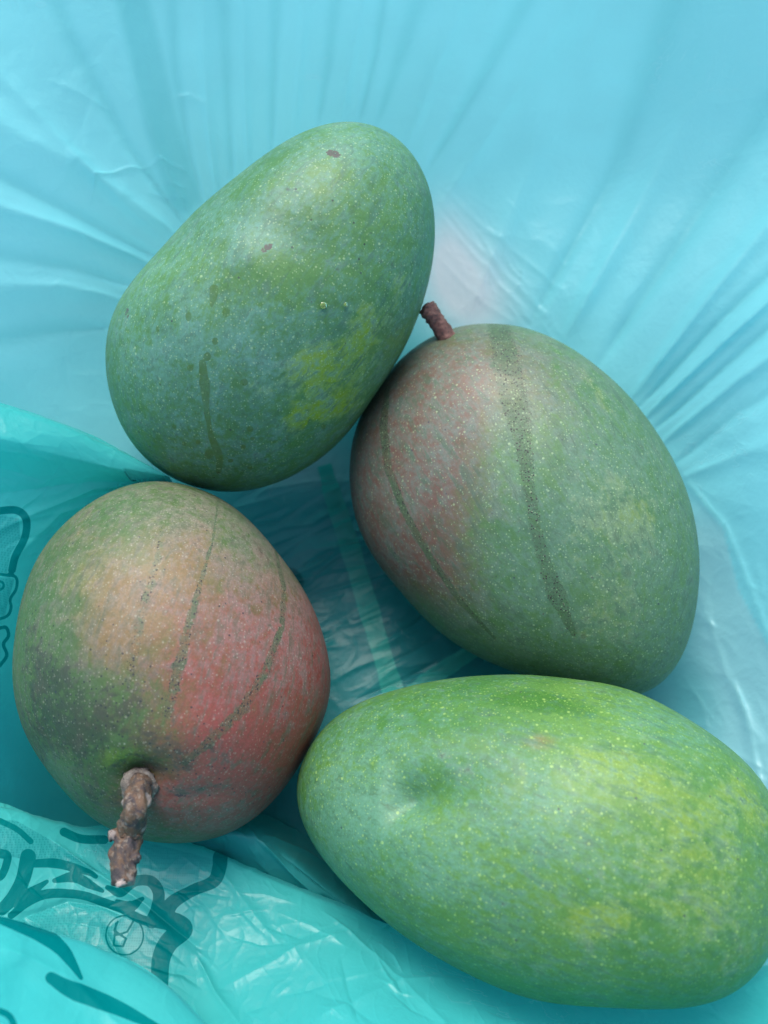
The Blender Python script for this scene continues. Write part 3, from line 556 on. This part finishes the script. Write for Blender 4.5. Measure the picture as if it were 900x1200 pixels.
tint = np.stack([pale, np.zeros(len(X)), np.zeros(len(X))], 1)
put_attr(film, 'tint', tint)
lay_shade = sstep(.030, .012, P[:, 2]+.003*perlin(gx*40, gy*40+5))*(1-pale)  # low film darkened by height: shade between the fruits painted in
lay_shade = np.maximum(lay_shade, np.where(Y < 260, .28*(1-sstep(.6, 1.3, polydist(X, Y, [(140,-60),(170,60),(190,150),(215,230)])[0]/20)), 0))
lay_shade = np.maximum(lay_shade, np.where(Y < 600, fold_shade, 0)); lay_shade = np.maximum(lay_shade, pocket*.22)
put_attr(film, 'layer_shade', np.stack([lay_shade]*3, 1))

# a folded sheet of the bag: smooth loft through rows of points
def cr_interp(A, n):
    A = np.asarray(A, float); m = len(A); t = np.linspace(0, m-1, n); i = np.clip(t.astype(int), 0, m-2); f = (t-i)[:, None, None] if A.ndim == 3 else (t-i)[:, None]
    E = np.concatenate([2*A[:1]-A[1:2], A, 2*A[-1:]-A[-2:-1]]); p0, p1, p2, p3 = E[i], E[i+1], E[i+2], E[i+3]
    return .5*((2*p1)+(p2-p0)*f+(2*p0-5*p1+4*p2-p3)*f*f+(3*p1-p0-3*p2+p3)*f**3)
def sheet(name, rows, n, m, label=None, mat=None, ridges=(), noise=(.0006, .00012), seed=0, prints=None, crumple=()):
    W = np.array([[at(a, b, c) for a, b, c in r] for r in rows])
    W = cr_interp(W, n); W = np.swapaxes(cr_interp(np.swapaxes(W, 0, 1), m), 0, 1)
    Pn = W.reshape(-1, 3); X, Y = to_px(Pn)
    du = np.gradient(W, axis=0); dv = np.gradient(W, axis=1); N = np.cross(du, dv).reshape(-1, 3); N /= np.linalg.norm(N, axis=1)[:, None]+1e-12
    N *= np.sign((CAM-Pn)*N @ np.ones(3))[:, None] if False else np.where(((CAM-Pn)*N).sum(1) < 0, -1, 1)[:, None]
    hh = noise[0]*perlin(Pn[:, 0]*50+seed, Pn[:, 1]*50)+noise[1]*crease(Pn[:, 0]*75+seed, Pn[:, 1]*75, 5)+noise[1]*.6*crease(Pn[:, 0]*170+seed, Pn[:, 1]*140+seed, 4)
    for pts, w0, w1, amp in ridges: hh += fold(X, Y, pts, w0, w1, amp, 1.4)
    for c_ in crumple: hh += rand_creases(X, Y, *c_)
    Pn = below(Pn+N*hh[:, None])
    o = mesh_from(name, Pn, grid_faces(n, m), mat or FILM2, bag)
    X, Y = to_px(Pn); tn = np.zeros((len(X), 3))
    if prints: prints(X, Y, tn)
    put_attr(o, 'tint', tn)
    if name == 'side_pleat': put_attr(o, 'layer_shade', np.stack([np.clip(sstep(730, 900, Y-.9*X+20*perlin(X/40, Y/40))+.5*sstep(30, 4, np.abs(Y-575-.0*X))*0, 0, 1)]*3, 1))  # lower left of the pleat painted dark in place of shade
    if label: o['label'] = label
    return o
def line(X, Y, pts, w):
    m = (X > min(p[0] for p in pts)-30) & (X < max(p[0] for p in pts)+30) & (Y > min(p[1] for p in pts)-30) & (Y < max(p[1] for p in pts)+30)
    out = np.zeros(len(X))
    if m.any():
        d, p_, s_ = polydist(X[m], Y[m], pts); ww = np.interp(p_, np.linspace(0, 1, len(w)), w) if hasattr(w, '__len__') else w
        out[m] = np.clip(.5-(d-ww/2)/3.0, 0, 1)
    return out
def smooth_line(pts, n=8):
    return [tuple(v) for v in cr_interp(np.array(pts, float), (len(pts)-1)*n+1)]
def inpoly(X, Y, pts):
    r = np.zeros(len(X), bool); n = len(pts)
    for i in range(n):
        x1, y1 = pts[i]; x2, y2 = pts[(i+1) % n]
        if y1 == y2: continue
        c = ((Y < y1) != (Y < y2)) & (X < (x2-x1)*(Y-y1)/(y2-y1)+x1); r ^= c
    return r.astype(float)

def print_left(X, Y, t):
    for pts, w in (([(-20,603),(5,598),(22,599),(31,610),(29,630),(18,652),(14,668)],9), ([(-10,672),(8,674),(19,677),(19,690),(12,702),(13,712),(8,722),(-10,728)],3.5),
                   ([(-10,740),(6,735),(10,745),(4,755),(8,768),(0,780)],4), ([(-10,680),(2,682),(4,688),(-4,694)],3)):
        t[:, 1] = np.maximum(t[:, 1], line(X, Y, smooth_line(pts), w))
    t[:, 2] = np.maximum(t[:, 2], inpoly(X, Y, [(-40,606),(5,604),(22,608),(24,630),(12,650),(8,672),(-40,672)]))
    t[:, 2] = np.maximum(t[:, 2], inpoly(X, Y, [(-40,674),(8,676),(17,680),(10,702),(6,722),(-40,728)]))
sheet('side_pleat', [
 [(-140,470,.045),(0,500,.04),(80,525,.035),(140,548,.032),(185,566,.03)],
 [(-140,446,.080),(0,482,.072),(78,504,.066),(142,532,.060),(196,562,.054)],
 [(-140,436,.095),(0,473,.085),(75,497,.078),(140,527,.070),(198,559,.063)],
 [(-140,446,.101),(0,482,.090),(74,505,.082),(138,532,.073),(199,560,.064)],
 [(-140,500,.105),(0,520,.090),(72,532,.080),(136,550,.071),(202,566,.060)],
 [(-140,570,.092),(0,566,.079),(60,568,.071),(120,573,.062),(185,588,.045)],
 [(-140,640,.085),(0,630,.070),(40,632,.063),(78,640,.050),(115,652,.032)],
 [(-140,740,.082),(-25,730,.066),(8,735,.055),(36,742,.040),(72,750,.024)],
 [(-140,850,.078),(-35,850,.058),(-2,852,.044),(26,862,.028),(65,870,.012)],
 [(-140,960,.075),(-35,940,.050),(15,942,.032),(60,942,.014),(115,932,.002)],
 [(-140,1080,.07),(-35,1050,.040),(15,1040,.018),(70,1030,.004),(130,1020,-.002)]], 420, 330,
 label='bright turquoise pleat pinched between two mangoes', crumple=[((0,560,150,700),40,41,(28,16),(30,110),(1.0,2.2),(.0001,.00035)), ((0,480,180,560),14,42,(-20,12),(40,120),(1.2,2.4),(.0001,.0003))], seed=3,
 ridges=[([(190,565),(110,572),(40,600),(-40,640)],2,6,.0008), ([(185,566),(100,566),(20,575),(-60,590)],2,8,-.0007), ([(150,572),(70,600),(20,650)],2,5,.0006), ([(198,561),(120,545),(40,525),(-60,500)],2,12,.0006)], prints=print_left)

def print_front(X, Y, t):
    big = [([(258,1005),(257,1017),(250,1033),(227,1043),(203,1057),(193,1073)],[15,14,12,12,14,16]), ([(193,1077),(208,1082),(214,1090),(198,1104),(189,1123),(187,1150),(186,1180)],[18,20,20,19,18,18,18]),
           ([(13,1073),(33,1057),(53,1048),(77,1047),(100,1050),(123,1058),(143,1065),(167,1078),(200,1084)],[7,9,10,9,9,9,9,10,12]),
           ([(33,1004),(27,1030),(17,1050),(2,1066)],[16,15,15,12]), ([(20,1058),(36,1046),(55,1033)],[11,10,4]), ([(0,1000),(9,1004),(3,1024),(-8,1030)],[10,8,8,10]),
           ([(37,1012),(67,1012),(103,1022),(112,1027)],[8,10,9,5]), ([(64,1032),(87,1028),(108,1038),(120,1044)],[5,11,10,4]), ([(137,1056),(153,1062),(167,1053)],[4,12,4]),
           ([(126,1040),(140,1046),(150,1038),(160,1032),(177,1033),(186,1047),(183,1067),(178,1080)],[5,10,11,11,12,12,12,14]),
           ([(75,975),(95,983),(122,984)],9), ([(0,962),(20,972),(36,986)],6)]
    for pts, w in big: t[:, 1] = np.maximum(t[:, 1], line(X, Y, smooth_line(pts), [v*1.15 for v in w] if hasattr(w, '__len__') else w*1.15))
    # the ringed capital R, seen mirrored and tilted through the film
    a = np.linspace(0, 2*np.pi, 40); ring = [(146+22*math.cos(v), 1096+23*math.sin(v)) for v in a]
    t[:, 1] = np.maximum(t[:, 1], .85*line(X, Y, ring, 2.6))
    for pts in ([(136,1082),(133,1108)], [(133,1108),(144,1109),(148,1100),(140,1095),(134,1096)], [(140,1095),(149,1092),(156,1080)], [(140,1095),(134,1090),(138,1080)]):
        t[:, 1] = np.maximum(t[:, 1], .85*line(X, Y, pts, 3.0))
    t[:, 2] = np.maximum(t[:, 2], inpoly(X, Y, [(-60,955),(20,962),(60,985),(118,1022),(60,1012),(-60,990)]))
    t[:, 2] = np.maximum(t[:, 2], .75*inpoly(X, Y, [(20,1082),(50,1066),(80,1058),(110,1060),(150,1076),(185,1090),(205,1105),(190,1128),(170,1170),(90,1130)]))
    t[:, 2] = np.maximum(t[:, 2], .55*inpoly(X, Y, [(105,990),(165,985),(255,1008),(245,1026),(200,1045),(150,1030),(120,1022)]))
sheet('front_fold', [
 [(-100,1010,.0),(0,1010,.0),(80,1010,.0),(165,1005,.0),(250,1025,.0),(350,1060,.0),(449,1095,.0),(540,1125,.004),(640,1150,.006),(780,1160,.008),(960,1100,.02)],
 [(-100,945,.035),(0,955,.030),(80,975,.024),(165,975,.022),(250,1000,.022),(350,1040,.024),(449,1082,.024),(530,1105,.022),(640,1145,.024),(780,1165,.026),(960,1110,.036)],
 [(-100,930,.055),(0,943,.048),(80,968,.040),(165,972,.036),(250,1000,.037),(350,1042,.040),(449,1084,.038),(540,1118,.036),(640,1155,.036),(780,1176,.038),(975,1120,.046)],
 [(-100,950,.064),(0,962,.055),(80,985,.046),(165,990,.041),(250,1012,.042),(350,1052,.045),(449,1094,.044),(540,1130,.043),(640,1168,.042),(780,1190,.044),(990,1140,.052)],
 [(-100,1020,.067),(0,1030,.058),(80,1040,.050),(165,1045,.045),(250,1062,.047),(350,1085,.051),(449,1115,.052),(540,1150,.051),(640,1190,.050),(780,1215,.052),(1010,1180,.062)],
 [(-100,1100,.068),(0,1100,.060),(80,1105,.052),(165,1110,.049),(250,1125,.054),(350,1140,.060),(449,1160,.063),(540,1180,.062),(640,1215,.061),(780,1240,.062),(1030,1220,.075)],
 [(-100,1200,.070),(0,1200,.062),(80,1200,.056),(165,1200,.056),(250,1200,.064),(350,1205,.072),(449,1215,.077),(540,1235,.076),(640,1255,.076),(780,1275,.080),(1060,1280,.095)],
 [(-100,1400,.085),(0,1400,.080),(80,1400,.080),(165,1400,.085),(250,1400,.095),(350,1400,.105),(449,1400,.112),(540,1400,.112),(640,1400,.112),(780,1400,.118),(1100,1400,.130)]],
 420, 900, label='folded front of the bag, printed with dark teal lettering', crumple=[((200,1010,620,1200),60,31,(-25,28)), ((0,950,260,1180),36,32,(-32,25),(25,90),(1.0,2.2),(.0001,.0004)), ((200,1000,900,1200),14,33,(-30,30),(90,220),(4,9),(.0005,.0012))], seed=8, noise=(.0009, .00016),
 ridges=[([(60,985),(110,1022),(170,1060),(230,1110)],3,5,.0012), ([(150,1075),(120,1062),(80,1056),(30,1075)],3,6,-.0010), ([(120,1085),(150,1140),(180,1180)],3,6,-.0010),
  ([(250,1010),(300,1075),(340,1120)],3,9,.0007), ([(420,1090),(350,1110),(260,1160)],3,8,.0006), ([(560,1150),(470,1150),(380,1190)],3,9,.0007), ([(230,1120),(250,1160),(280,1200)],3,8,-.0012), ([(380,1070),(440,1120),(520,1200)],2,6,.0006)], prints=print_front)

def print_corner(X, Y, t):
    for pts, w in (([(-30,1062),(10,1076),(45,1092),(70,1110),(84,1128),(95,1146)],[20,20,22,20,15,5]), ([(60,1146),(80,1158),(110,1170),(140,1182),(185,1204)],[14,22,20,15,8]), ([(-20,1180),(10,1190),(20,1215)],8)):
        t[:, 1] = np.maximum(t[:, 1], line(X, Y, smooth_line(pts), w))
sheet('corner_fold', [
 [(-160,1120,.045),(-20,1125,.045),(60,1135,.043),(130,1150,.042),(180,1175,.045),(240,1230,.05),(330,1340,.06)],
 [(-160,1070,.080),(-20,1086,.076),(56,1102,.070),(122,1124,.064),(176,1152,.064),(226,1196,.068),(320,1310,.078)],
 [(-160,1055,.098),(-20,1071,.090),(52,1090,.082),(118,1112,.075),(174,1139,.073),(228,1185,.077),(326,1300,.088)],
 [(-160,1065,.108),(-20,1082,.100),(45,1102,.091),(108,1125,.083),(162,1152,.081),(215,1196,.084),(310,1310,.095)],
 [(-160,1140,.118),(-30,1150,.108),(28,1165,.100),(85,1185,.094),(130,1210,.092),(180,1245,.095),(270,1350,.105)],
 [(-160,1250,.130),(-40,1255,.120),(10,1265,.114),(60,1280,.110),(100,1300,.108),(150,1330,.110),(240,1420,.12)],
 [(-160,1420,.15),(-50,1420,.145),(0,1420,.14),(50,1430,.135),(90,1440,.13),(140,1450,.13),(230,1500,.14)]], 240, 300,
 label='blurred near fold in the bottom left corner', seed=15, noise=(.0006, .0001),
 ridges=[([(0,1110),(80,1150),(150,1215)],8,14,.0012)], prints=print_corner)

# small crumpled fold between the two lower mangoes
sheet('crumpled_fold', [
 [(225,960,.010),(270,955,.012),(310,955,.010),(350,975,.006),(400,1010,.004),(440,1050,.004)],
 [(225,972,.030),(262,968,.036),(305,975,.036),(345,1000,.030),(395,1035,.026),(445,1072,.022)],
 [(222,982,.034),(258,982,.040),(300,990,.041),(338,1012,.036),(390,1050,.032),(445,1085,.028)],
 [(215,1010,.025),(255,1010,.028),(300,1030,.030),(340,1045,.028),(390,1065,.026),(445,1095,.022)],
 [(215,1040,.010),(255,1045,.010),(300,1060,.010),(340,1070,.010),(390,1085,.010),(445,1110,.010)]], 140, 200,
 seed=22, crumple=[((225,960,440,1090),34,51,(-35,30),(20,80),(1.2,3),(.0003,.0009))], noise=(.0008, .0002), ridges=[([(305,985),(340,1020),(372,1048)],2,4,.0015), ([(310,978),(360,1000),(410,1030)],2,3,.0010), ([(322,990),(350,1018),(400,1060)],2,3,-.0010)])

# seam strips and faint print on the floor of the bag: thin strips laid on the film
tree = BVHTree.FromPolygons([Vector(v) for v in P[::1]], [tuple(f) for f in grid_faces(len(xs), len(ys))[::1].tolist()]) if False else None
def on_film(px, py, lift):
    z = np.full(np.shape(px), .01)
    for _ in range(25):
        W = at(px, py, z); i = np.clip(np.searchsorted(xs, W[..., 0])-1, 0, len(xs)-2); j = np.clip(np.searchsorted(ys, W[..., 1])-1, 0, len(ys)-2)
        a = (W[..., 0]-xs[i])/(xs[i+1]-xs[i]); b = (W[..., 1]-ys[j])/(ys[j+1]-ys[j]); G = gz.reshape(len(xs), len(ys))
        zz = G[i, j]*(1-a)*(1-b)+G[i+1, j]*a*(1-b)+G[i, j+1]*(1-a)*b+G[i+1, j+1]*a*b; z = z*.4+zz*.6
    return at(px, py, z+lift)
def strip(name, pts, w, mat, lift=.0009, label=None):
    c = np.array(smooth_line(pts, 40)); T = np.gradient(c, axis=0); T /= np.linalg.norm(T, axis=1)[:, None]; Nn = np.stack([-T[:, 1], T[:, 0]], 1)
    s = np.linspace(-.5, .5, 14); ww = np.interp(np.linspace(0, 1, len(c)), np.linspace(0, 1, len(w)), w)*(1+.16*perlin(np.linspace(0, 9, len(c)), np.full(len(c), 3.3)))
    Q = c[:, None]+Nn[:, None]*(s[None, :, None]*ww[:, None, None]); V = on_film(Q[..., 0], Q[..., 1], lift)
    o = mesh_from(name, V.reshape(-1, 3), grid_faces(len(c), 14), mat, bag); put_attr(o, 'tint', np.zeros((len(c)*14, 3)))
    if label: o['label'] = label
    return o
SEAM = film_material('seam_film', (0.08, 0.70, 0.62)); PR = film_material('printed_film', (0.02, 0.30, 0.31))
strip('gusset_seam', [(380,545),(390,580),(405,625),(425,690),(443,750),(462,815)], [16,20,22,24,25,24], SEAM)
strip('gusset_seam', [(480,812),(515,788),(552,764),(590,738)], [16,20,18,16], SEAM)
strip('printed_mark', [(338,668),(346,672),(352,682),(351,694)], [7,8,8,6], PR)

# ground under the bag (out of view, it closes off the light from below)
gm = plain('concrete', (0.34, 0.34, 0.33), .9, 6)
zlow = min(float(o.matrix_world.translation.z+min(v.co.z for v in o.data.vertices)) for o in [film])-.0006
gs = 4.0; ground = mesh_from('ground', np.array([(-gs, -gs, zlow), (gs, -gs, zlow), (gs, gs, zlow), (-gs, gs, zlow)]), np.array([(0, 1, 2, 3)]), gm)
tag(ground, kind='structure')
